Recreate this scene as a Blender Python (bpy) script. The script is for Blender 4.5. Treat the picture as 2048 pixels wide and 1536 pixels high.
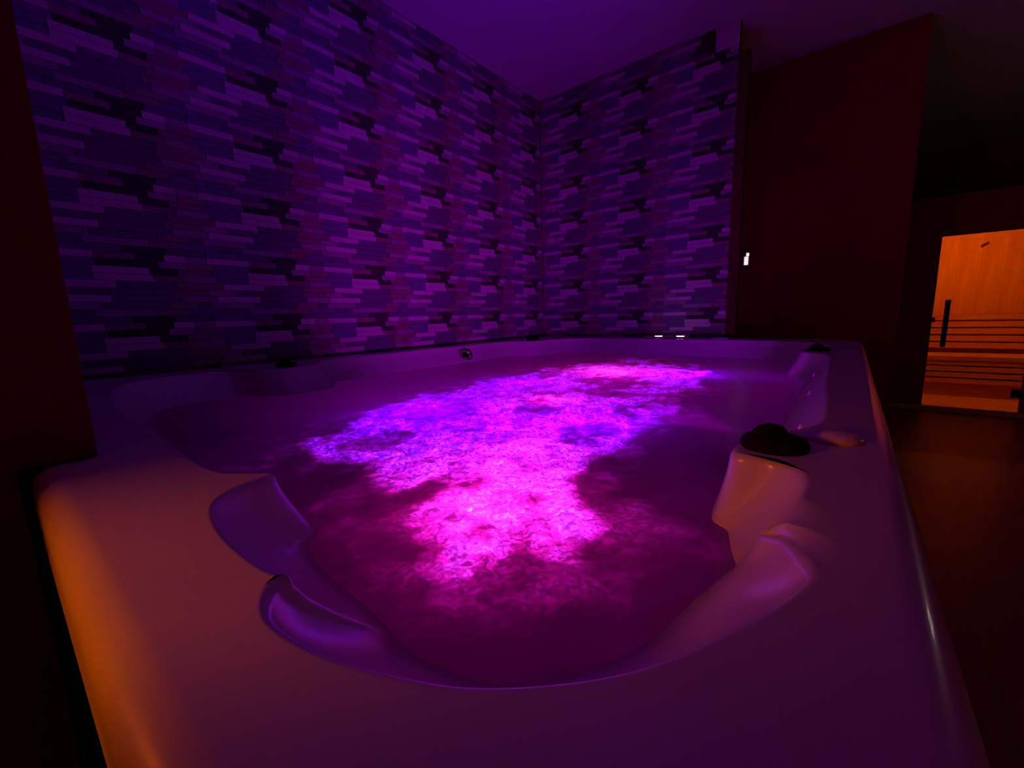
import bpy, bmesh, math, random
import numpy as np
from mathutils import Vector, Matrix

random.seed(7)
for o in list(bpy.data.objects):
    bpy.data.objects.remove(o)
sc = bpy.context.scene
COL = sc.collection

# ------------------------------------------------------------------ camera
CAM = Vector((0.0, 0.0, 1.086))
F_PX = 850.0
PITCH, YAW, ROLL = math.radians(9.16), math.radians(39.3), math.radians(1.66)
fw = Vector((-math.sin(YAW) * math.cos(PITCH), math.cos(YAW) * math.cos(PITCH), -math.sin(PITCH)))
r0 = Vector((math.cos(YAW), math.sin(YAW), 0))
u0 = r0.cross(fw)
rt = r0 * math.cos(ROLL) - u0 * math.sin(ROLL)
up = u0 * math.cos(ROLL) + r0 * math.sin(ROLL)
cam = bpy.data.cameras.new('camera')
cam.sensor_width = 36
cam.lens = 36 * F_PX / 2048
cam.clip_start = 0.01
cam_o = bpy.data.objects.new('camera', cam)
M4 = Matrix((rt, up, -fw)).transposed().to_4x4()
M4.translation = CAM
cam_o.matrix_world = M4
COL.objects.link(cam_o)
sc.camera = cam_o

# ------------------------------------------------------------------ world, exposure
w = bpy.data.worlds.new('dim_red_surroundings')
w.use_nodes = True
w.node_tree.nodes['Background'].inputs[0].default_value = (1, 0.0, 0.0, 1)
w.node_tree.nodes['Background'].inputs[1].default_value = 0.08
sc.world = w
sc.view_settings.view_transform = 'Standard'
sc.view_settings.look = 'None'
sc.view_settings.gamma = 1
sc.view_settings.use_curve_mapping = False
sc.view_settings.exposure = 0
sc.cycles.use_denoising = True
sc.cycles.max_bounces = 3
sc.cycles.diffuse_bounces = 2
sc.cycles.glossy_bounces = 1
sc.cycles.use_light_tree = False
sc.cycles.use_adaptive_sampling = True
sc.cycles.adaptive_threshold = 0.05
sc.cycles.transparent_max_bounces = 4
sc.cycles.caustics_reflective = False
sc.cycles.caustics_refractive = False
sc.cycles.sample_clamp_indirect = 3.0

# light colours and strengths (lamps themselves are built further down)
PINK, VIOLET = (0.92, 0.035, 1.0), (0.07, 0.0, 1.0)
TUB_LIGHTS = [  # under water: x, y, z, glow colour, watts
    (-0.420, 0.45, 0.63, PINK, 23.0),
    (-0.540, 0.66, 0.67, PINK, 4.0),
    (-0.550, 0.95, 0.65, VIOLET, 64.0),
    (-0.800, 1.16, 0.71, PINK, 2.8),
    (-1.030, 0.84, 0.66, VIOLET, 52.0),
    (-0.740, 0.84, 0.66, VIOLET, 30.0),
    (-1.150, 1.45, 0.67, VIOLET, 26.0),
    (-0.920, 1.92, 0.67, PINK, 14.0),
    (-0.540, 2.00, 0.66, VIOLET, 46.0),
    (-0.850, 1.25, 0.28, (1.0, 0.0, 0.75), 10.0),  # deep pair added to lift the glow of the calm water
    (-0.850, 2.00, 0.28, (1.0, 0.0, 0.75), 10.0),
]
FILL_LIGHTS = [  # added fill for walls and ceiling, hidden just above the waterline on the right inner wall: x, y, z, colour, watts, aim point, cone degrees
    (-0.090, 1.02, 0.845, (0.66, 0.0, 1.0), 62.0, (-2.25, 2.15, 1.40), 62),
    (-0.108, 1.45, 0.845, (0.22, 0.0, 1.0), 46.0, (-1.15, 1.25, 2.86), 88),
    (-0.126, 1.85, 0.845, (0.45, 0.0, 1.0), 20.0, (-1.40, 3.2, 1.45), 80),
]
WARM, WARM_W = (1.0, 0.13, 0.0), 138.0
SAUNA, SAUNA_W = (1.0, 0.26, 0.0), 25.0

# ------------------------------------------------------------------ helpers
def tag(o, label=None, cat=None, group=None, kind=None):
    if label: o['label'] = label
    if cat: o['category'] = cat
    if group: o['group'] = group
    if kind: o['kind'] = kind
    return o

def empty(name, loc=(0, 0, 0), rz=0):
    o = bpy.data.objects.new(name, None)
    o.location = loc
    o.rotation_euler = (0, 0, rz)
    o.empty_display_size = 0.1
    COL.objects.link(o)
    return o

def link_mesh(name, me, mat=None, parent=None, smooth=False):
    if mat: me.materials.append(mat)
    if smooth:
        me.polygons.foreach_set('use_smooth', [True] * len(me.polygons))
    o = bpy.data.objects.new(name, me)
    COL.objects.link(o)
    if parent:
        o.parent = parent
    return o

def pydata(name, vs, fs, mat=None, parent=None, smooth=False):
    me = bpy.data.meshes.new(name)
    me.from_pydata([tuple(v) for v in vs], [], fs)
    me.update()
    return link_mesh(name, me, mat, parent, smooth)

def box(name, lo, hi, mat, parent=None, bevel=0.0, origin=None):
    bm = bmesh.new()
    bmesh.ops.create_cube(bm, size=1)
    lo, hi = Vector(lo), Vector(hi)
    c, s = (lo + hi) / 2, hi - lo
    for v in bm.verts:
        v.co = Vector((v.co.x * s.x, v.co.y * s.y, v.co.z * s.z))
    if bevel:
        bmesh.ops.bevel(bm, geom=bm.edges[:], offset=bevel, segments=2, affect='EDGES', profile=0.5)
    me = bpy.data.meshes.new(name)
    bm.to_mesh(me); bm.free()
    o = link_mesh(name, me, mat, parent)
    o.location = c
    if parent:
        o.location = c - parent_world(parent)
    return o

def parent_world(p):
    v = Vector((0, 0, 0))
    while p:
        v += p.location
        p = p.parent
    return v

def lathe(name, prof, mat, parent=None, n=32, loc=(0, 0, 0), axis=None, lobes=None):
    vs, fs = [], []
    for (r, z) in prof:
        for k in range(n):
            a = 2 * math.pi * k / n
            rr = r
            if lobes: rr = r * (1 + lobes[1] * math.cos(lobes[0] * a))
            vs.append((rr * math.cos(a), rr * math.sin(a), z))
    m = len(prof)
    for i in range(m - 1):
        for k in range(n):
            k2 = (k + 1) % n
            fs.append((i * n + k, i * n + k2, (i + 1) * n + k2, (i + 1) * n + k))
    fs.append(tuple(range(n))[::-1])
    fs.append(tuple((m - 1) * n + k for k in range(n)))
    o = pydata(name, vs, fs, mat, parent, True)
    o.location = loc
    if axis is not None:
        o.rotation_mode = 'QUATERNION'
        o.rotation_quaternion = Vector((0, 0, 1)).rotation_difference(Vector(axis))
    return o

def lamp(name, kind, loc, color, watts, size=0.03, parent=None, target=None, **kw):
    L = bpy.data.lights.new(name, kind)
    L.color = color
    L.energy = watts
    if kind in ('POINT', 'SPOT'): L.shadow_soft_size = size
    if kind == 'AREA': L.size = size
    for k, v in kw.items(): setattr(L, k, v)
    o = bpy.data.objects.new(name, L)
    o.location = loc
    if target is not None:
        o.rotation_euler = (Vector(target) - Vector(loc)).to_track_quat('-Z', 'Y').to_euler()
    COL.objects.link(o)
    if parent:
        o.parent = parent
        o.location = Vector(loc) - parent_world(parent)
    return o

# ------------------------------------------------------------------ materials
def mat_base(name):
    m = bpy.data.materials.new(name)
    m.use_nodes = True
    nt = m.node_tree
    return m, nt, nt.nodes['Principled BSDF']

def noisy(name, c1, c2, scale=6.0, rough=0.6, bump=0.0, stretch=(1, 1, 1), bscale=None, coat=0.0, spec=0.5, metal=0.0, coord='Object', detail=4.0):
    m, nt, b = mat_base(name)
    tc = nt.nodes.new('ShaderNodeTexCoord')
    mp = nt.nodes.new('ShaderNodeMapping')
    mp.inputs['Scale'].default_value = stretch
    nt.links.new(tc.outputs[coord], mp.inputs['Vector'])
    n = nt.nodes.new('ShaderNodeTexNoise')
    n.inputs['Scale'].default_value = scale
    n.inputs['Detail'].default_value = detail
    nt.links.new(mp.outputs[0], n.inputs['Vector'])
    r = nt.nodes.new('ShaderNodeValToRGB')
    r.color_ramp.elements[0].position = 0.3
    r.color_ramp.elements[1].position = 0.7
    r.color_ramp.elements[0].color = (*c1, 1)
    r.color_ramp.elements[1].color = (*c2, 1)
    nt.links.new(n.outputs['Fac'], r.inputs[0])
    nt.links.new(r.outputs[0], b.inputs['Base Color'])
    b.inputs['Roughness'].default_value = rough
    b.inputs['Specular IOR Level'].default_value = spec
    b.inputs['Metallic'].default_value = metal
    b.inputs['Coat Weight'].default_value = coat
    b.inputs['Coat Roughness'].default_value = 0.08
    if bump:
        n2 = nt.nodes.new('ShaderNodeTexNoise')
        n2.inputs['Scale'].default_value = bscale or scale * 4
        nt.links.new(mp.outputs[0], n2.inputs['Vector'])
        bp = nt.nodes.new('ShaderNodeBump')
        bp.inputs['Strength'].default_value = bump
        bp.inputs['Distance'].default_value = 0.01
        nt.links.new(n2.outputs['Fac'], bp.inputs['Height'])
        nt.links.new(bp.outputs[0], b.inputs['Normal'])
    return m

def emitter(name, color, strength):
    m, nt, b = mat_base(name)
    b.inputs['Base Color'].default_value = (*[min(1, c) for c in color], 1)
    b.inputs['Emission Color'].default_value = (*color, 1)
    b.inputs['Emission Strength'].default_value = strength
    return m

M_acryl = noisy('white_acrylic', (0.54, 0.50, 0.52), (0.59, 0.55, 0.57), 3.0, 0.30, coat=0.35, spec=0.4)
M_ceil = noisy('white_ceiling_paint', (0.66, 0.6, 0.68), (0.72, 0.66, 0.74), 2.0, 0.9, spec=0.1)
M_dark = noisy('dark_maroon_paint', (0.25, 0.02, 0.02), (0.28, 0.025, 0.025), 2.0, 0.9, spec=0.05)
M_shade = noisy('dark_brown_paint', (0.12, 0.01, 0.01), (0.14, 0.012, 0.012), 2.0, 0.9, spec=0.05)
M_back = noisy('dark_grout', (0.05, 0.03, 0.04), (0.08, 0.05, 0.06), 9.0, 0.9, spec=0.1)
M_trim = noisy('brown_wood_trim', (0.07, 0.012, 0.008), (0.11, 0.018, 0.012), 5.0, 0.6, stretch=(9, 9, 0.7), spec=0.2)
M_floor = noisy('dark_wood_floor', (0.20, 0.06, 0.03), (0.30, 0.10, 0.05), 4.0, 0.35, stretch=(7, 0.7, 1), spec=0.4)
M_skirt = noisy('dark_cabinet_panel', (0.06, 0.03, 0.02), (0.10, 0.05, 0.03), 5.0, 0.6, stretch=(6, 6, 0.6))
M_black = noisy('black_plastic', (0.010, 0.003, 0.003), (0.014, 0.004, 0.004), 8.0, 0.8, spec=0.04)
M_chrome = noisy('chrome', (0.75, 0.72, 0.75), (0.85, 0.82, 0.85), 3.0, 0.12, metal=1.0)
M_pine = noisy('sauna_pine', (0.62, 0.26, 0.10), (0.86, 0.48, 0.22), 2.2, 0.55, stretch=(7, 7, 0.5), bump=0.1, spec=0.25)
M_pine_h = noisy('sauna_pine_boards', (0.60, 0.25, 0.10), (0.84, 0.46, 0.20), 3.0, 0.5, stretch=(0.6, 7, 7), bump=0.1, spec=0.25)
M_sframe = noisy('sauna_dark_shell', (0.28, 0.02, 0.02), (0.34, 0.03, 0.03), 3.0, 0.7, stretch=(6, 6, 0.5), spec=0.1)
STRIP = {
    'L': noisy('stone_pale', (0.52, 0.40, 0.50), (0.68, 0.55, 0.64), 14, 0.55, bump=0.25),
    'M': noisy('stone_grey', (0.28, 0.19, 0.28), (0.38, 0.27, 0.37), 14, 0.6, bump=0.25),
    'D': noisy('stone_slate', (0.11, 0.08, 0.15), (0.17, 0.12, 0.21), 14, 0.6, bump=0.25),
    'B': noisy('stone_blue_grey', (0.13, 0.11, 0.22), (0.18, 0.15, 0.29), 14, 0.6, bump=0.25),
    'R': noisy('stone_rust', (0.22, 0.095, 0.14), (0.31, 0.13, 0.19), 14, 0.6, bump=0.25),
    'K': noisy('stone_black', (0.030, 0.02, 0.025), (0.05, 0.035, 0.04), 14, 0.7, bump=0.25),
}

# ------------------------------------------------------------------ the setting
RIM = 0.90
XL, YB, ZC = -2.255, 3.225, 2.86       # left wall, back wall, ceiling
XE = -0.722                             # right end of the tiled back wall
YFAR, YSAUNA = 3.97, 6.0
XPASS, XR = 0.20, 2.25

def struct(name, lo, hi, mat, label=None, parent=None, bevel=0.0):
    o = box(name, lo, hi, mat, parent, bevel)
    if not parent:
        tag(o, label, kind='structure')
    return o

struct('floor', (-3.2, -3.0, -0.10), (XR + 0.1, 7.6, 0.0), M_floor, 'dark wooden floor around the tub and in front of the sauna')
struct('ceiling', (XL - 0.15, -0.9, ZC), (XR + 0.1, 7.6, ZC + 0.10), M_ceil, 'smooth white ceiling glowing violet over the tub')
wl = struct('wall_left', (XL - 0.15, 0.0, 0), (XL, YB + 0.15, ZC), M_back, 'left wall clad in staggered stone strips')
wb = struct('wall_back', (XL, YB, 0), (XE, YB + 0.05, ZC), M_back, 'back wall clad in staggered stone strips')
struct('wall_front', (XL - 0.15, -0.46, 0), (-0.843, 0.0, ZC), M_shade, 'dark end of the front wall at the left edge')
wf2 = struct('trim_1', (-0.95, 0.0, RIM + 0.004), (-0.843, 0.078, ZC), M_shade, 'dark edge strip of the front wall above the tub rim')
struct('side_blocker', (-0.843, -0.46, 0), (-0.75, -0.34, ZC), M_shade, 'added unseen dark strip on the front wall, blocking lamp light')  # out-of-view strip, added to set the lamp's shadow edge on the rim
rim_blocker = struct('light_blocker', (-0.552, -0.40, 0), (0.38, -0.36, 2.05), M_shade, 'added unseen dark panel behind the near edge of the tub, shading the rim', None, 0.004)  # unseen blocker, added to keep the floor lamp off the right rim
box('blocker_pull', (-0.55, -0.36, 0.95), (-0.53, -0.345, 1.15), M_chrome, rim_blocker, 0.003)
struct('trim_2', (XE, YB - 0.012, 0), (XE + 0.062, YB + 0.05, ZC - 0.19), M_trim, 'brown wooden corner post at the end of the stone back wall')
struct('wall_far', (-0.95, YFAR, 0), (XPASS, YFAR + 0.10, ZC), M_dark, 'dark wall set back to the right of the stone wall')
struct('wall_passage', (XPASS - 0.10, YFAR + 0.10, 0), (XPASS, YSAUNA + 1.4, ZC), M_dark, 'dark side wall leading to the sauna')
struct('wall_right', (XR, -0.9, 0), (XR + 0.1, 7.6, ZC), M_dark, 'dark right wall of the room')
struct('wall_end', (XPASS - 0.1, 7.45, 0), (XR, 7.6, ZC), M_dark, 'dark wall behind the sauna cabin')
# plain plaster patch where the cladding stops short in the top corner of the back wall
struct('plaster_patch', (-0.86, YB - 0.006, ZC - 0.14), (XE, YB, ZC), M_ceil, None, wb)

# ---- stone strips: pattern repeats every 0.53 m x 0.273 m
PW, PH, NR = 0.53, 0.273, 10
PAT = [  # rows from the top of one repeat: (start, end, kind) in fractions of the repeat width
    [(0.00, .32, 'L'), (.32, .55, 'R'), (.55, .72, 'K'), (.72, .86, 'L'), (.86, 1.0, 'M')],
    [(0.05, .33, 'B'), (.33, .68, 'K'), (.68, .86, 'M'), (.86, 1.05, 'R')],
    [(0.02, .30, 'B'), (.30, .62, 'L'), (.62, .80, 'K'), (.80, 1.02, 'R')],
    [(0.06, .30, 'B'), (.30, .64, 'L'), (.64, .84, 'R'), (.84, 1.06, 'M')],
    [(0.10, .42, 'L'), (.42, .78, 'D'), (.78, 1.10, 'R')],
    [(0.00, .18, 'M'), (.18, .38, 'D'), (.38, .76, 'D'), (.76, 1.0, 'R')],
    [(0.04, .38, 'L'), (.38, .80, 'D'), (.80, 1.04, 'M')],
    [(0.00, .32, 'M'), (.32, .70, 'D'), (.70, .90, 'R'), (.90, 1.0, 'D')],
    [(0.08, .28, 'D'), (.28, .64, 'M'), (.64, .84, 'R'), (.84, 1.08, 'B')],
    [(0.00, .24, 'B'), (.24, .48, 'D'), (.48, .74, 'K'), (.74, 1.0, 'D')],
]

def unit_strip(kind):
    me = bpy.data.meshes.new('stone_strip_' + kind)
    vs = [(x, y, z) for x in (-.5, .5) for y in (-.5, .5) for z in (-.5, .5)]
    fs = [(0, 1, 3, 2), (4, 6, 7, 5), (0, 4, 5, 1), (2, 3, 7, 6), (0, 2, 6, 4), (1, 5, 7, 3)]
    me.from_pydata(vs, [], fs)
    me.materials.append(STRIP[kind])
    return me
UNIT = {k: unit_strip(k) for k in STRIP}

def project(p):
    d = Vector(p) - CAM
    z = d.dot(fw)
    if z <= 0.05: return None
    return (1024 + F_PX * d.dot(rt) / z, 768 - F_PX * d.dot(up) / z, z)

def clad(wall, along, fixed, a0, a1, a_ref, z_ref, sign):
    """along: 0 = strips run in x (back wall), 1 = strips run in y (left wall)"""
    rnd = random.Random(11 + along)
    strips = []
    i0, i1 = math.floor((a0 - a_ref) / PW) - 1, math.ceil((a1 - a_ref) / PW) + 1
    nlo = math.floor((0.80 - z_ref) / PH)
    nhi = math.ceil((ZC - z_ref) / PH)
    rh = PH / NR
    for i in range(i0, i1):
        for k in range(nlo, nhi + 1):
            for r, row in enumerate(PAT):
                zt = z_ref + k * PH - r * rh
                zb = zt - rh
                if zb < 0.80 or zb > ZC - 0.004: continue
                zt = min(zt, ZC - 0.002)
                for (s, e, kd) in row:
                    b0, b1 = a_ref + (i + s) * PW, a_ref + (i + e) * PW
                    b0, b1 = max(b0, a0), min(b1, a1)
                    if b1 - b0 < 0.012: continue
                    if along == 0 and zb > ZC - 0.15 and b1 > -0.85: continue   # bare corner
                    dep = {'L': .010, 'M': .008, 'D': .006, 'B': .007, 'R': .009, 'K': .004}[kd] + rnd.uniform(-.0015, .0025)
                    strips.append(((b0 + b1) / 2, (zt + zb) / 2, b1 - b0 - 0.002, zt - zb - 0.0015, dep, kd))
    def area(s):
        a, z, L, H, D, kd = s
        p = (a, fixed, z) if along == 0 else (fixed, a, z)
        q = project(p)
        if not q or not (-20 < q[0] < 2068 and -20 < q[1] < 1500) or z < RIM + 0.02: return 0
        d = (Vector(p) - CAM)
        n = abs(d.y if along == 0 else d.x) / d.length
        return L * H * n / d.length ** 2
    strips.sort(key=area, reverse=True)
    for s in strips[:300]:
        a, z, L, H, D, kd = s
        o = bpy.data.objects.new('stone_strip', UNIT[kd])
        COL.objects.link(o)
        o.parent = wall
        c = Vector((a, fixed + sign * D / 2, z)) if along == 0 else Vector((fixed + sign * D / 2, a, z))
        o.location = c - parent_world(wall)
        o.scale = (L, D, H) if along == 0 else (D, L, H)
    vs, fs, ms = [], [], []
    keys = list(STRIP)
    w0 = parent_world(wall)
    for s in strips[300:]:
        a, z, L, H, D, kd = s
        c = Vector((a, fixed + sign * D / 2, z)) if along == 0 else Vector((fixed + sign * D / 2, a, z))
        c -= w0
        S = (L, D, H) if along == 0 else (D, L, H)
        n0 = len(vs)
        for x in (-.5, .5):
            for y in (-.5, .5):
                for zz in (-.5, .5):
                    vs.append((c.x + x * S[0], c.y + y * S[1], c.z + zz * S[2]))
        for f in ((0, 1, 3, 2), (4, 6, 7, 5), (0, 4, 5, 1), (2, 3, 7, 6), (0, 2, 6, 4), (1, 5, 7, 3)):
            fs.append(tuple(n0 + j for j in f)); ms.append(keys.index(kd))
    me = bpy.data.meshes.new('stone_cladding')
    me.from_pydata(vs, [], fs)
    for k in keys: me.materials.append(STRIP[k])
    me.polygons.foreach_set('material_index', ms)
    o = link_mesh('stone_cladding', me, None, wall)
    o['kind'] = 'stuff'

# pale strip of a repeat sits at y = 1.71..1.88, z = camera height on the left wall
clad(wl, 1, XL, 0.0, YB - 0.012, 1.80 - 0.16 * PW, 1.086 + 0.013, 1)
clad(wb, 0, YB, XL + 0.012, XE, -1.60 - 0.16 * PW, 1.086 + 0.251 + 0.013, -1)

# ------------------------------------------------------------------ hot tub
tub = empty('hot_tub', (-1.05, 1.54, 0))
tag(tub, 'white acrylic hot tub with scalloped rim filling the alcove', 'hot tub')
TW = parent_world(tub)

IW = [  # inner rim edge (x, y), waterline (x, y), drop of the edge below the rim
    (-0.142, 0.136, -0.205, 0.212, 0), (-0.084, 0.192, -0.16, 0.258, 0), (-0.043, 0.268, -0.126, 0.32, 0), (-0.026, 0.31, -0.112, 0.38, 0),
    (-0.018, 0.345, -0.107, 0.412, 0), (-0.028, 0.375, -0.101, 0.435, -0.003), (-0.043, 0.415, -0.095, 0.465, -0.014),
    (-0.062, 0.452, -0.088, 0.495, -0.03), (-0.046, 0.455, -0.092, 0.508, -0.012), (-0.038, 0.49, -0.1, 0.53, 0), (-0.04, 0.55, -0.114, 0.574, 0), (-0.065, 0.588, -0.126, 0.584, 0),
    (-0.118, 0.598, -0.14, 0.602, 0), (-0.116, 0.68, -0.152, 0.7, 0), (-0.08, 0.755, -0.14, 0.785, 0), (-0.045, 0.83, -0.115, 0.86, 0),
    (-0.045, 1, -0.115, 1.01, 0), (-0.06, 1.3, -0.13, 1.3, 0), (-0.075, 1.7, -0.145, 1.7, 0), (-0.1, 2.06, -0.165, 2.06, 0),
    (-0.185, 2.17, -0.235, 2.15, 0), (-0.195, 2.3, -0.25, 2.31, 0), (-0.125, 2.39, -0.19, 2.41, 0), (-0.11, 2.52, -0.18, 2.52, 0),
    (-0.165, 2.72, -0.23, 2.66, 0), (-0.34, 2.83, -0.37, 2.76, 0), (-0.56, 2.86, -0.57, 2.785, 0), (-0.8, 2.865, -0.8, 2.79, 0),
    (-1.2, 2.865, -1.2, 2.79, 0), (-1.6, 2.84, -1.58, 2.765, 0), (-1.76, 2.73, -1.71, 2.685, 0), (-1.8, 2.56, -1.74, 2.56, 0),
    (-1.83, 2.47, -1.765, 2.46, 0), (-1.97, 2.38, -1.9, 2.36, 0), (-2, 2, -1.92, 2, 0), (-2, 1.4, -1.92, 1.4, 0),
    (-1.97, 1, -1.895, 1.01, 0), (-1.83, 0.895, -1.76, 0.92, 0), (-1.79, 0.76, -1.72, 0.77, 0), (-1.84, 0.68, -1.78, 0.68, 0),
    (-1.95, 0.6, -1.88, 0.59, 0), (-1.955, 0.4, -1.88, 0.42, 0), (-1.87, 0.27, -1.81, 0.33, 0), (-1.6, 0.2, -1.58, 0.275, 0),
    (-1.2, 0.17, -1.2, 0.245, 0), (-0.84, 0.165, -0.86, 0.24, 0), (-0.62, 0.17, -0.66, 0.245, 0), (-0.556, 0.205, -0.566, 0.252, 0),
    (-0.54, 0.16, -0.53, 0.224, 0), (-0.514, 0.133, -0.5, 0.215, 0), (-0.453, 0.117, -0.455, 0.208, 0), (-0.385, 0.113, -0.4, 0.205, 0),
    (-0.33, 0.117, -0.365, 0.203, 0), (-0.320, 0.121, -0.322, 0.199, 0), (-0.310, 0.107, -0.308, 0.196, 0), (-0.283, 0.094, -0.287, 0.193, 0),
    (-0.233, 0.098, -0.265, 0.195, 0), (-0.19, 0.112, -0.235, 0.202, 0),
]
P4 = np.array(IW)

def spline(P, sub=14):
    n = len(P)
    out = []
    d = lambda a, b: max(1e-6, float(np.linalg.norm((b - a)[:2])) ** 0.5)
    for i in range(n):
        p0, p1, p2, p3 = P[i - 1], P[i], P[(i + 1) % n], P[(i + 2) % n]
        a, b, c = d(p0, p1), d(p1, p2), d(p2, p3)
        m1 = ((p1 - p0) / a - (p2 - p0) / (a + b) + (p2 - p1) / b) * b
        m2 = ((p2 - p1) / b - (p3 - p1) / (b + c) + (p3 - p2) / c) * b
        for k in range(sub):
            t = k / sub
            out.append((2 * t**3 - 3 * t**2 + 1) * p1 + (t**3 - 2 * t**2 + t) * m1 + (-2 * t**3 + 3 * t**2) * p2 + (t**3 - t**2) * m2)
    return np.array(out)

S4 = spline(P4)
I2, W2, ZD = S4[:, :2], S4[:, 2:4], np.minimum(S4[:, 4], 0)
NS = len(S4)
CEN = np.array([-1.0, 1.4])

def rounded_poly(corners, radii, n=24):
    pts = []
    m = len(corners)
    for i in range(m):
        p, q, r = [np.array(corners[(i + k - 1) % m], float) for k in range(3)]
        u, v = (p - q) / np.linalg.norm(p - q), (r - q) / np.linalg.norm(r - q)
        a, b = q + u * radii[i], q + v * radii[i]
        for k in range(n + 1):
            t = k / n
            pts.append((1 - t) ** 2 * a + 2 * t * (1 - t) * q + t * t * b)
    out = []
    for i in range(len(pts)):
        a, b = pts[i], pts[(i + 1) % len(pts)]
        L = np.linalg.norm(b - a)
        k = max(1, int(L / 0.03))
        for j in range(k): out.append(a + (b - a) * j / k)
    return np.array(out)

def raycast(poly, pts):
    d = poly - CEN
    th = np.arctan2(d[:, 1], d[:, 0]); rr = np.hypot(d[:, 0], d[:, 1])
    o = np.argsort(th)
    q = pts - CEN
    a = np.arctan2(q[:, 1], q[:, 0])
    r = np.interp(a, th[o], rr[o], period=2 * math.pi)
    return CEN + np.stack([np.cos(a) * r, np.sin(a) * r], 1)

OUT = rounded_poly([(-2.15, .010), (.066, .010), (.018, 3.08), (-2.15, 3.08)], [.12, .09, .28, .25])
ang = np.unwrap(np.arctan2(I2[:, 1] - CEN[1], I2[:, 0] - CEN[0]))
KW = 45
ext = np.concatenate([ang[-KW:] - 2 * math.pi, ang, ang[:KW] + 2 * math.pi])
ext = np.maximum.accumulate(ext)
ang = np.convolve(ext, np.ones(2 * KW + 1) / (2 * KW + 1), 'valid')
RAYS = CEN + np.stack([np.cos(ang), np.sin(ang)], 1)
O2 = raycast(OUT, RAYS)
FOOT = rounded_poly([(-1.45, .34), (-.395, .34), (-.415, 2.25), (-1.45, 2.25)], [.22, .16, .2, .25])
F2 = raycast(FOOT, RAYS)

def unit(v):
    return v / np.maximum(1e-9, np.linalg.norm(v, axis=1, keepdims=True))
toc = unit(CEN - O2)
# inward normal of the outer outline, close enough: use nearest axis blend
iw = unit(W2 - I2)
loops = []
R = 0.028
def L_(xy, z): loops.append(np.concatenate([xy, np.full((NS, 1), z) if np.isscalar(z) else z[:, None]], 1))
inn = raycast(rounded_poly([(-2.15 + R, .010 + R), (.066 - R, .010 + R), (.018 - R, 3.08 - R), (-2.15 + R, 3.08 - R)], [.10, .07, .25, .22]), RAYS)
L_(O2 + (inn - O2) * 0.25, RIM - 0.11)
L_(O2 + (inn - O2) * 0.02, RIM - 0.105)
L_(O2, RIM - 0.09)
for k in range(0, 7):
    a = math.pi / 2 * k / 6
    L_(O2 + (inn - O2) * (1 - math.cos(a)), RIM - R + R * math.sin(a))
tgI = np.roll(I2, -2, 0) - np.roll(I2, 2, 0)
nI = unit(np.stack([-tgI[:, 1], tgI[:, 0]], 1))      # towards the basin
nI = sum(np.roll(nI, k, 0) for k in range(-6, 7)) / 13.0     # shrinks the fillet where the outline turns sharply
If = I2 - nI * 0.010
for t in (0.15, 0.35, 0.6, 0.8, 0.9, 0.96, 1.0):
    L_(inn + (If - inn) * t, RIM + ZD * t ** 6)
for k in range(1, 5):
    a = math.pi / 2 * k / 4
    L_(If + nI * 0.010 * math.sin(a), RIM + ZD - 0.012 * (1 - math.cos(a)) * (1 + ZD / .09))
zt = RIM + ZD - 0.012 * (1 + ZD / .09)
for t in (0.2, 0.4, 0.6, 0.8, 1.0):
    q = t ** 1.25
    L_(I2 + (W2 - I2) * q, zt + (0.80 - zt) * t)
Wd = W2 + (W2 - I2) * 0.25
for t, z in ((0.0, .72), (0.05, .60), (0.12, .53), (0.25, .505), (0.6, .495), (0.9, .488), (0.98, .478), (1.0, .46)):
    L_(Wd + (F2 - Wd) * t, z)
L_(F2 + (CEN - F2) * 0.02, .12)
L_(F2 + (CEN - F2) * 0.12, .07)
L_(F2 + (CEN - F2) * 0.5, .065)
V = np.concatenate(loops) - np.array(TW)
nl = len(loops)
faces = []
for i in range(nl - 1):
    a = i * NS
    for k in range(NS):
        k2 = (k + 1) % NS
        faces.append((a + k, a + k2, a + NS + k2, a + NS + k))
V = np.concatenate([V, [np.array([CEN[0], CEN[1], .065]) - np.array(TW)]])
ci = len(V) - 1
for k in range(NS):
    faces.append(((nl - 1) * NS + k, (nl - 1) * NS + (k + 1) % NS, ci))
shell = pydata('shell', V, faces, M_acryl, tub, True)
nv = np.zeros(len(V) * 3); shell.data.vertices.foreach_get('normal', nv)
nv = nv.reshape(-1, 3)
nv[nv[:, 2] < 0] *= 1.0
r_first = 3 + 6
for r_ in range(r_first, r_first + 8):
    nv[r_ * NS:(r_ + 1) * NS][ZD > -.0005] = (0, 0, 1)
shell.data.normals_split_custom_set_from_vertices(nv.tolist())

# outer cabinet: panels below the lip
def skirt(a, b, n):
    a, b = Vector(a), Vector(b)
    L = (b - a).length / n
    d = (b - a).normalized()
    nrm = Vector((d.y, -d.x))
    for k in range(n):
        p, q = a + d * (k * L + 0.004), a + d * ((k + 1) * L - 0.004)
        vs = []
        for z in (0.0, RIM - 0.115):
            for pt in (p, q, q - nrm * 0.03, p - nrm * 0.03):
                vs.append((pt.x - TW.x, pt.y - TW.y, z))
        pydata('cabinet_panel', vs, [(0, 1, 5, 4), (1, 2, 6, 5), (2, 3, 7, 6), (3, 0, 4, 7), (0, 3, 2, 1), (4, 5, 6, 7)], M_skirt, tub)
skirt((-2.0, .04), (-.02, .04), 5)
skirt((.03, .10), (.0, 2.85), 7)
skirt((-.25, 3.04), (-1.95, 3.04), 5)
skirt((-2.11, 2.9), (-2.11, .12), 7)

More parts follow.
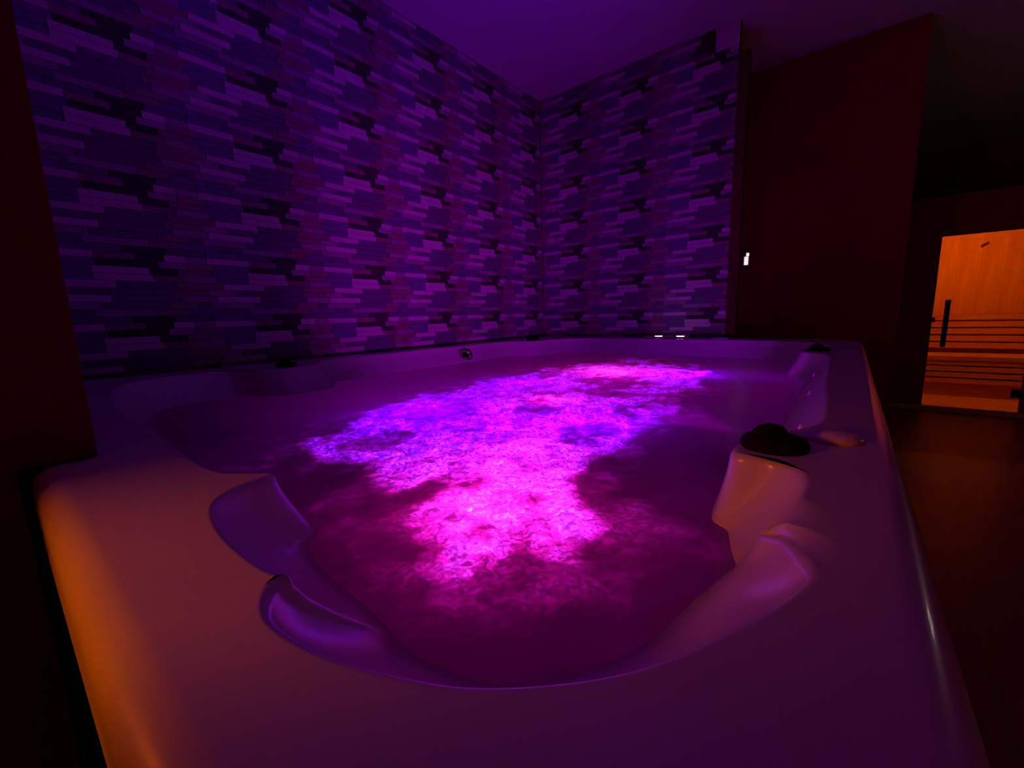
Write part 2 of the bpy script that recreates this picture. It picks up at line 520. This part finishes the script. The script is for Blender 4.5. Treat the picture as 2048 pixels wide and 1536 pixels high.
def knob(x, y, s=1.0, rot=0.0):
    k = lathe('diverter_knob', [(.040 * s, 0), (.041 * s, .006 * s), (.037 * s, .013 * s), (.026 * s, .017 * s), (.008 * s, .018 * s)], M_black, tub, 28,
              (x - TW.x, y - TW.y, RIM - 0.0005))
    k['label'] = 'black diverter knob set in the rim'
    bm = bmesh.new()
    bmesh.ops.create_uvsphere(bm, u_segments=20, v_segments=10, radius=1)
    for v in bm.verts:
        v.co = Vector((v.co.x * .024 * s, v.co.y * .016 * s, v.co.z * .015 * s))
    me = bpy.data.meshes.new('knob_grip')
    bm.to_mesh(me); bm.free()
    g = link_mesh('knob_grip', me, M_black, k, True)
    g.location = (-.006 * s, 0, .017 * s)
    g.rotation_euler = (0, 0, rot)
    return k
knob(-.078, .652, 1.0, 0.7)
knob(-.130, 2.242, 1.0, 0.3)
knob(-1.875, .785, 1.05, 0.5)
knob(-1.895, 2.577, 1.2, 0.2)
# low domed cap on the rim behind the near knob and a flat one at the back
dome = lathe('rim_cap', [(.036, 0), (.034, .006), (.026, .011), (.012, .014), (.002, .0145)], M_acryl, tub, 28, (-.018 - TW.x, .735 - TW.y, RIM - 0.0005))
lathe('rim_cap', [(.055, 0), (.053, .006), (.04, .009), (.002, .010)], M_acryl, tub, 28, (-.69 - TW.x, 2.945 - TW.y, RIM - 0.0005))
# chrome jet on the left inner wall
j = lathe('water_jet', [(.010, -.02), (.020, -.006), (.030, 0.0), (.034, .008), (.032, .016), (.024, .020), (.016, .012), (.004, .010)], M_chrome, tub, 24,
          (-1.970 - TW.x, 1.935 - TW.y, .838), (1, -.3, 0.35))
j.scale = (1.4, 1.4, 1.4)
j['label'] = 'round chrome jet in the inner wall'
lathe('jet_eye', [(.014, .006), (.013, .016), (.003, .019)], M_black, j, 16)
# topside control strip with two white lights on the back rim
cp = box('control_panel', (-1.20, 2.985, RIM - 0.0005), (-.92, 3.04, RIM + 0.010), M_acryl, tub, 0.003)
M_ind = emitter('white_indicator', (1.0, 0.85, 0.95), 6.0)
for x in (-1.105, -0.955):
    for q in (-.012, .014):
        box('indicator_light', (x + q - .011, 3.0, RIM + .0095), (x + q + .011, 3.012, RIM + .0135), M_ind, cp, 0.001)

# underwater lamps
for (x, y, z, c, wt) in TUB_LIGHTS:
    me_ = emitter('lens_' + ('pink' if c is PINK else 'violet'), c, 1.0)
    u = lathe('underwater_light', [(.012, -z + .13), (.012, -.03), (.030, -.025), (.032, -.008), (.026, 0.0)], M_chrome, tub, 20, Vector((x, y, z - .05)) - TW)
    lathe('lamp_lens', [(.024, -.002), (.020, .005), (.004, .009)], me_, u, 20)
    lamp('underwater_lamp', 'POINT', (x, y, z), c, wt, 0.02, tub)
M_fill = emitter('fill_lens', (0.4, 0.0, 1.0), 1.0)
for (x, y, z, c, wt, aim, cone) in FILL_LIGHTS:
    u = lathe('fill_light', [(.008, -.03), (.009, 0.0), (.008, .002)], M_acryl, tub, 16, Vector((x + .012, y, z - .002)) - TW, (-1, 0, .3))
    lathe('lamp_lens', [(.007, .0015), (.006, .003), (.002, .0035)], M_fill, u, 16)
    lamp('fill_beam', 'SPOT', (x, y, z), c, wt, 0.015, tub, aim, spot_size=math.radians(cone), spot_blend=1.0)

# ------------------------------------------------------------------ water
def vnoise(x, y, seed):
    r = np.random.RandomState(seed)
    T = r.rand(256, 256)
    xi, yi = np.floor(x).astype(int), np.floor(y).astype(int)
    fx, fy = x - xi, y - yi
    fx, fy = fx * fx * (3 - 2 * fx), fy * fy * (3 - 2 * fy)
    g = lambda a, b: T[a % 256, b % 256]
    return (g(xi, yi) * (1 - fx) + g(xi + 1, yi) * fx) * (1 - fy) + (g(xi, yi + 1) * (1 - fx) + g(xi + 1, yi + 1) * fx) * fy
def fbm(x, y, seed, octv=4):
    s, a, t = 0, 1.0, 0
    for k in range(octv):
        s = s + a * vnoise(x * 2**k + 17 * k, y * 2**k + 5 * k, seed + k); t += a; a *= .55
    return s / t

STEP = 0.0075
gx = np.arange(-2.0, -.02, STEP); gy = np.arange(.10, 2.90, STEP)
GX, GY = np.meshgrid(gx, gy, indexing='ij')
def inside(poly, X, Y):
    r = np.zeros(X.shape, bool)
    n = len(poly)
    for i in range(n):
        x1, y1 = poly[i]; x2, y2 = poly[(i + 1) % n]
        if y1 == y2: continue
        c = (y1 > Y) != (y2 > Y)
        r ^= c & (X < (x2 - x1) * (Y - y1) / (y2 - y1) + x1)
    return r
tg = np.roll(W2, -3, 0) - np.roll(W2, 3, 0)
nn = unit(np.stack([tg[:, 1], -tg[:, 0]], 1))
WX = W2 + nn * 0.013
IN = inside(WX[::2], GX, GY)
# froth: rises over the foot well where the jets meet
def blob(cx, cy, rx, ry, rot=0.0):
    c, s = math.cos(rot), math.sin(rot)
    dx, dy = GX - cx, GY - cy
    return np.exp(-(((dx * c + dy * s) / rx) ** 2 + ((-dx * s + dy * c) / ry) ** 2))
warp = (fbm(GX * 5, GY * 5, 3) - .5) * .25
GXw, GYw = GX + warp, GY + (fbm(GX * 5 + 40, GY * 5, 9) - .5) * .25
FROTH = np.array([(-0.892, 0.339), (-1.161, 0.684), (-1.294, 1.176), (-1.256, 2.112), (-1.011, 2.613), (-0.502, 2.091), (-0.391, 1.168), (-0.396, 0.833), (-0.366, 0.596), (-0.26, 0.488), (-0.257, 0.373), (-0.319, 0.367), (-0.322, 0.301), (-0.37, 0.29), (-0.536, 0.389), (-0.711, 0.43), (-0.844, 0.409)])
def poly_dist(poly, X, Y):
    d = np.full(X.shape, 9.0)
    for i in range(len(poly)):
        a, b_ = poly[i], poly[(i + 1) % len(poly)]
        v = b_ - a
        t = np.clip(((X - a[0]) * v[0] + (Y - a[1]) * v[1]) / (v @ v), 0, 1)
        d = np.minimum(d, np.hypot(X - a[0] - t * v[0], Y - a[1] - t * v[1]))
    return np.where(inside(poly, X, Y), d, -d)
sd = poly_dist(FROTH, GX + warp * .3, GY + (GYw - GY) * .3)
far_ = np.clip((GY - .3) / 1.2, 0, 1)
dens = np.clip((sd + .10) / .22, 0, 1)
edge = fbm(GX * 11, GY * 11, 21, 5)
fine = fbm(GX * 30, GY * 30, 33, 4)
right = np.clip((GX + .55) / .12, 0, 1)
core = np.clip((sd + (edge - .5) * (.30 - .22 * right)) / (.07 - .03 * right), 0, 1)
wisp = np.clip((sd + .10 + (edge - .5) * .5) / .16, 0, 1) * .12
foam = np.maximum(core, wisp)
hole = np.clip((fbm(GX * 8 + 9, GY * 8, 90, 4) - .34) / .12, 0, 1)
foam = foam * (.25 + .75 * hole) * (0.35 + 0.65 * np.clip((fine - .34) / .28, 0, 1))
rip = (fbm(GX * 7, GY * 7, 50, 3) - .5) * .008
amp = np.clip(dens * 1.3, 0, 1)
Z = .80 + rip * (.35 + amp) + amp * ((fbm(GX * 18, GY * 18, 60, 3) - .5) * .022 + (fbm(GX * 45, GY * 45, 70, 2) - .5) * .008)
idx = -np.ones(GX.shape, int)
idx[IN] = np.arange(IN.sum())
wv = np.stack([GX[IN], GY[IN], Z[IN]], 1)
q = IN[:-1, :-1] & IN[1:, :-1] & IN[1:, 1:] & IN[:-1, 1:]
wfc = np.stack([idx[:-1, :-1][q], idx[1:, :-1][q], idx[1:, 1:][q], idx[:-1, 1:][q]], 1)
lf_ = np.clip((-GX - .7) / .4, 0, 1)
haze = .018 + (.046 + .05 * lf_) * np.clip((GY - .85 + .5 * lf_) / .6, 0, 1) * np.clip((GX + 2.2 + .6 * (GY - .5)) / .7, 0, 1) + .015 * (fbm(GX * 6, GY * 6, 77, 4) - .5)  # raised left and far, standing in for steam-haze glow
haze = np.clip(haze, .01, 1)
me = bpy.data.meshes.new('water')
me.from_pydata(wv.tolist(), [], wfc.tolist())
at = me.attributes.new('froth', 'FLOAT', 'POINT')
at.data.foreach_set('value', foam[IN].astype(np.float32))
at2 = me.attributes.new('murk_haze', 'FLOAT', 'POINT')
at2.data.foreach_set('value', haze[IN].astype(np.float32))

m, nt, b = mat_base('bubbling_water')
nt.nodes.remove(b)
out = nt.nodes['Material Output']
N = nt.nodes.new
att = N('ShaderNodeAttribute'); att.attribute_name = 'froth'
tc = N('ShaderNodeTexCoord')
n1 = N('ShaderNodeTexNoise'); n1.inputs['Scale'].default_value = 70; n1.inputs['Detail'].default_value = 5; n1.inputs['Distortion'].default_value = 1.4
nt.links.new(tc.outputs['Object'], n1.inputs['Vector'])
rmp = N('ShaderNodeMapRange'); rmp.inputs['From Min'].default_value = .38; rmp.inputs['From Max'].default_value = .66
rmp.inputs['To Min'].default_value = .22; rmp.inputs['To Max'].default_value = 1.0
nt.links.new(n1.outputs['Fac'], rmp.inputs['Value'])
mul = N('ShaderNodeMath'); mul.operation = 'MULTIPLY'
nt.links.new(att.outputs['Fac'], mul.inputs[0]); nt.links.new(rmp.outputs[0], mul.inputs[1])
bmp = N('ShaderNodeBump'); bmp.inputs['Strength'].default_value = .35; bmp.inputs['Distance'].default_value = .004
nt.links.new(n1.outputs['Fac'], bmp.inputs['Height'])
tr = N('ShaderNodeBsdfDiffuse'); tr.inputs[0].default_value = (.05, .01, .03, 1)
gl = N('ShaderNodeBsdfGlossy'); gl.inputs['Roughness'].default_value = .28; gl.inputs[0].default_value = (.9, .9, .9, 1)
fr = N('ShaderNodeFresnel'); fr.inputs['IOR'].default_value = 1.33
clear = N('ShaderNodeMixShader')
nt.links.new(fr.outputs[0], clear.inputs[0]); nt.links.new(tr.outputs[0], clear.inputs[1]); nt.links.new(gl.outputs[0], clear.inputs[2])
tl = N('ShaderNodeBsdfTranslucent'); tl.inputs[0].default_value = (.32, .30, .32, 1)
df = N('ShaderNodeBsdfDiffuse'); df.inputs[0].default_value = (.30, .29, .30, 1)
nt.links.new(bmp.outputs[0], tl.inputs['Normal'])
mc = N('ShaderNodeMix'); mc.data_type = 'RGBA'
mc.inputs[6].default_value = (.46, .02, .14, 1); mc.inputs[7].default_value = (.22, .20, .22, 1)
nt.links.new(att.outputs['Fac'], mc.inputs[0]); n3 = N('ShaderNodeTexNoise'); n3.inputs['Scale'].default_value = 150; n3.inputs['Detail'].default_value = 3; n3.inputs['Distortion'].default_value = 0.6
nt.links.new(tc.outputs['Object'], n3.inputs['Vector'])
sp = N('ShaderNodeMapRange'); sp.inputs['From Min'].default_value = .54; sp.inputs['From Max'].default_value = .64
nt.links.new(n3.outputs['Fac'], sp.inputs['Value'])
m3 = N('ShaderNodeMix'); m3.data_type = 'RGBA'; m3.inputs[7].default_value = (.98, .95, .98, 1)
spm = N('ShaderNodeMath'); spm.operation = 'MULTIPLY'
nt.links.new(sp.outputs[0], spm.inputs[0]); nt.links.new(att.outputs['Fac'], spm.inputs[1])
nt.links.new(spm.outputs[0], m3.inputs[0]); nt.links.new(mc.outputs[2], m3.inputs[6]); nt.links.new(m3.outputs[2], tl.inputs[0])
add = N('ShaderNodeAddShader')
nt.links.new(tl.outputs[0], add.inputs[0]); nt.links.new(df.outputs[0], add.inputs[1])
# calm water: slight murk plus steam-haze glow painted in as translucency
mx = N('ShaderNodeMath'); mx.operation = 'MULTIPLY_ADD'; mx.inputs[1].default_value = .86; at3 = N('ShaderNodeAttribute'); at3.attribute_name = 'murk_haze'; nt.links.new(at3.outputs['Fac'], mx.inputs[2])
nt.links.new(mul.outputs[0], mx.inputs[0])
fin = N('ShaderNodeMixShader')
nt.links.new(mx.outputs[0], fin.inputs[0]); nt.links.new(clear.outputs[0], fin.inputs[1]); nt.links.new(add.outputs[0], fin.inputs[2])
nt.links.new(fin.outputs[0], out.inputs['Surface'])
wo = link_mesh('water', me, m, None, True)
tag(wo, 'bubbling pink and violet lit water filling the hot tub', 'water', kind='stuff')

# ------------------------------------------------------------------ sauna cabin
sx0, sx1, sz1 = XPASS + 0.005, 2.0, 2.10
Y0, Y1 = YSAUNA, 7.30
dx0, dx1, dz0, dz1 = 0.555, 1.215, 0.055, 1.725
sau = empty('sauna_cabin', ((sx0 + sx1) / 2, (Y0 + Y1) / 2, 0))
tag(sau, 'sauna cabin with glowing orange interior behind a glass door', 'sauna')
box('cabin_floor', (sx0, Y0, 0), (sx1, Y1, .05), M_pine_h, sau)
box('roof', (sx0, Y0, sz1 - .06), (sx1, Y1, sz1), M_sframe, sau)
box('front_panel', (sx0, Y0, .05), (dx0, Y0 + .045, sz1 - .06), M_sframe, sau)
box('front_panel', (dx1, Y0, .05), (sx1, Y0 + .045, sz1 - .06), M_sframe, sau)
box('front_panel', (dx0, Y0, dz1), (dx1, Y0 + .045, sz1 - .06), M_sframe, sau)
box('side_wall', (sx0, Y0 + .045, .05), (sx0 + .04, Y1 - .04, sz1 - .06), M_pine, sau)
box('side_wall', (sx1 - .04, Y0 + .045, .05), (sx1, Y1 - .04, sz1 - .06), M_pine, sau)
bw = box('back_wall', (sx0, Y1 - .04, .05), (sx1, Y1, sz1 - .06), M_pine, sau)
nb = 9
for k in range(nb):
    a = sx0 + .045 + k * (sx1 - sx0 - .09) / nb
    bb = a + (sx1 - sx0 - .09) / nb
    box('wall_board', (a + .0003, Y1 - .054, .95), (bb - .0003, Y1 - .041, sz1 - .065), M_pine, sau, 0.0015)
# backrest boards
for k in range(5):
    z = .555 + k * .082
    box('backrest_slat', (sx0 + .05, Y1 - .10, z), (sx1 - .05, Y1 - .075, z + .066), M_pine_h, sau, 0.004)
# bench
bn = empty('bench', (1.1, 6.95, .05)); bn.parent = sau; bn.location = Vector((1.1, 6.95, .05)) - sau.location
for k in range(4):
    y = 6.70 + k * .125
    box('bench_slat', (sx0 + .05, y, .475), (sx1 - .05, y + .105, .505), M_pine_h, bn, 0.004)
for k in range(4):
    z = .20 + k * .068
    box('front_slat', (sx0 + .05, 6.715, z), (sx1 - .05, 6.735, z + .050), M_pine_h, bn, 0.003)
for x in (.35, 1.8):
    box('bench_leg', (x, 6.76, .05), (x + .05, 6.81, .474), M_pine, bn)
    box('bench_leg', (x, 7.1, .05), (x + .05, 7.15, .474), M_pine, bn)
box('kick_board', (sx0 + .05, 6.75, .052), (sx1 - .05, 6.755, .198), M_pine_h, bn)
# glass door
m, nt, b = mat_base('door_glass')
nt.nodes.remove(b)
t_ = nt.nodes.new('ShaderNodeBsdfTransparent'); t_.inputs[0].default_value = (.9, .82, .78, 1)
g_ = nt.nodes.new('ShaderNodeBsdfGlossy'); g_.inputs['Roughness'].default_value = .03
f_ = nt.nodes.new('ShaderNodeFresnel'); f_.inputs[0].default_value = 1.45
x_ = nt.nodes.new('ShaderNodeMixShader')
nt.links.new(f_.outputs[0], x_.inputs[0]); nt.links.new(t_.outputs[0], x_.inputs[1]); nt.links.new(g_.outputs[0], x_.inputs[2])
nt.links.new(x_.outputs[0], nt.nodes['Material Output'].inputs['Surface'])
M_glass = m
door = box('glass_door', (dx0 + .004, Y0 + .012, dz0), (dx1 - .004, Y0 + .020, dz1 - .004), M_glass, sau)
door['label'] = 'clear frameless glass door'
hd = box('door_handle', (.630, Y0 - .045, .655), (.668, Y0 - .020, 1.115), M_black, door, 0.004)
for z in (.70, 1.07):
    box('handle_mount', (.640, Y0 - .0201, z - .012), (.658, Y0 + .0121, z + .012), M_black, door)
box('hinge', (dx1 - .06, Y0 + .002, .185), (dx1 + .03, Y0 + .030, .265), M_black, door, 0.003)
box('hinge', (dx1 - .06, Y0 + .002, 1.45), (dx1 + .03, Y0 + .030, 1.53), M_black, door, 0.003)
box('door_catch', (dx0 - .02, Y0 - .008, .90), (dx0 + .022, Y0 + .011, .945), M_black, door, 0.003)
# small hook on the back wall, ceiling lamp
hk = box('wall_hook', (.985, Y1 - .075, 1.715), (1.055, Y1 - .0545, 1.735), M_trim, sau, 0.003)
hk.rotation_euler = (0, -0.6, 0)
lf = lathe('ceiling_lamp', [(.09, 0), (.09, -.02), (.08, -.03), (.075, -.031)], M_trim, sau, 28, Vector((0.80, 6.28, sz1 - .0605)) - sau.location)
lathe('lamp_glass', [(.074, -.028), (.06, -.042), (.02, -.05), (.004, -.051)], emitter('sauna_lamp_glass', SAUNA, 6.0), lf, 28)
lamp('sauna_lamp', 'POINT', (0.80, 6.28, sz1 - .16), SAUNA, SAUNA_W, 0.06, sau)

# ------------------------------------------------------------------ small fixtures
# lit wall switch on the far wall
sw = empty('light_switch', (-.755, YFAR, 1.48))
tag(sw, 'small lit white switch on the dark wall beside the stone corner', 'switch')
M_sw = emitter('lit_white_rocker', (1.0, 0.80, 0.80), 1.0)
M_plate = noisy('dark_switch_plate', (.04, .01, .01), (.06, .015, .015), 8, .5)
box('plate', (-.795, YFAR - .010, 1.415), (-.715, YFAR, 1.545), M_plate, sw, 0.003)
box('rocker', (-.771, YFAR - .018, 1.435), (-.742, YFAR - .0101, 1.500), M_sw, sw, 0.002)
box('indicator', (-.758, YFAR - .018, 1.503), (-.738, YFAR - .0101, 1.528), M_sw, sw, 0.002)
# two-tube wall light on the right wall
tl_ = empty('wall_light', (XR, 4.3, 1.45))
tag(tl_, 'slim wall light with two white upright tubes on the right wall', 'wall light')
box('back_plate', (XR - .02, 4.12, 1.25), (XR, 4.48, 1.65), M_plate, tl_, 0.004)
M_tube = emitter('white_tube', (1.0, 0.78, 0.62), 7.0)
for y in (4.18, 4.38):
    lathe('tube', [(.006, 0), (.016, .004), (.016, .30), (.006, .304)], M_tube, tl_, 16, Vector((XR - .04, y, 1.30)) - tl_.location)
    box('holder', (XR - .045, y - .012, 1.29), (XR - .02, y + .012, 1.30), M_plate, tl_)
# warm floor lamp standing in the hall behind the front wall
fl = empty('floor_lamp', (-0.80, -0.66, 0))
tag(fl, 'warm floor lamp standing outside the alcove behind the front wall', 'lamp')
lathe('base', [(.14, 0), (.14, .015), (.03, .03), (.012, .035)], M_black, fl, 32)
lathe('pole', [(.010, .03), (.010, 1.05)], M_black, fl, 16)
lathe('lamp_neck', [(.030, 1.05), (.034, 1.06), (.030, 1.09)], M_chrome, fl, 24)
gp = [(.066 * math.sin(math.pi * k / 12) + .001, 1.15 - .066 * math.cos(math.pi * k / 12)) for k in range(13)]
lathe('lamp_globe', gp, emitter('warm_globe', WARM, WARM_W), fl, 24)
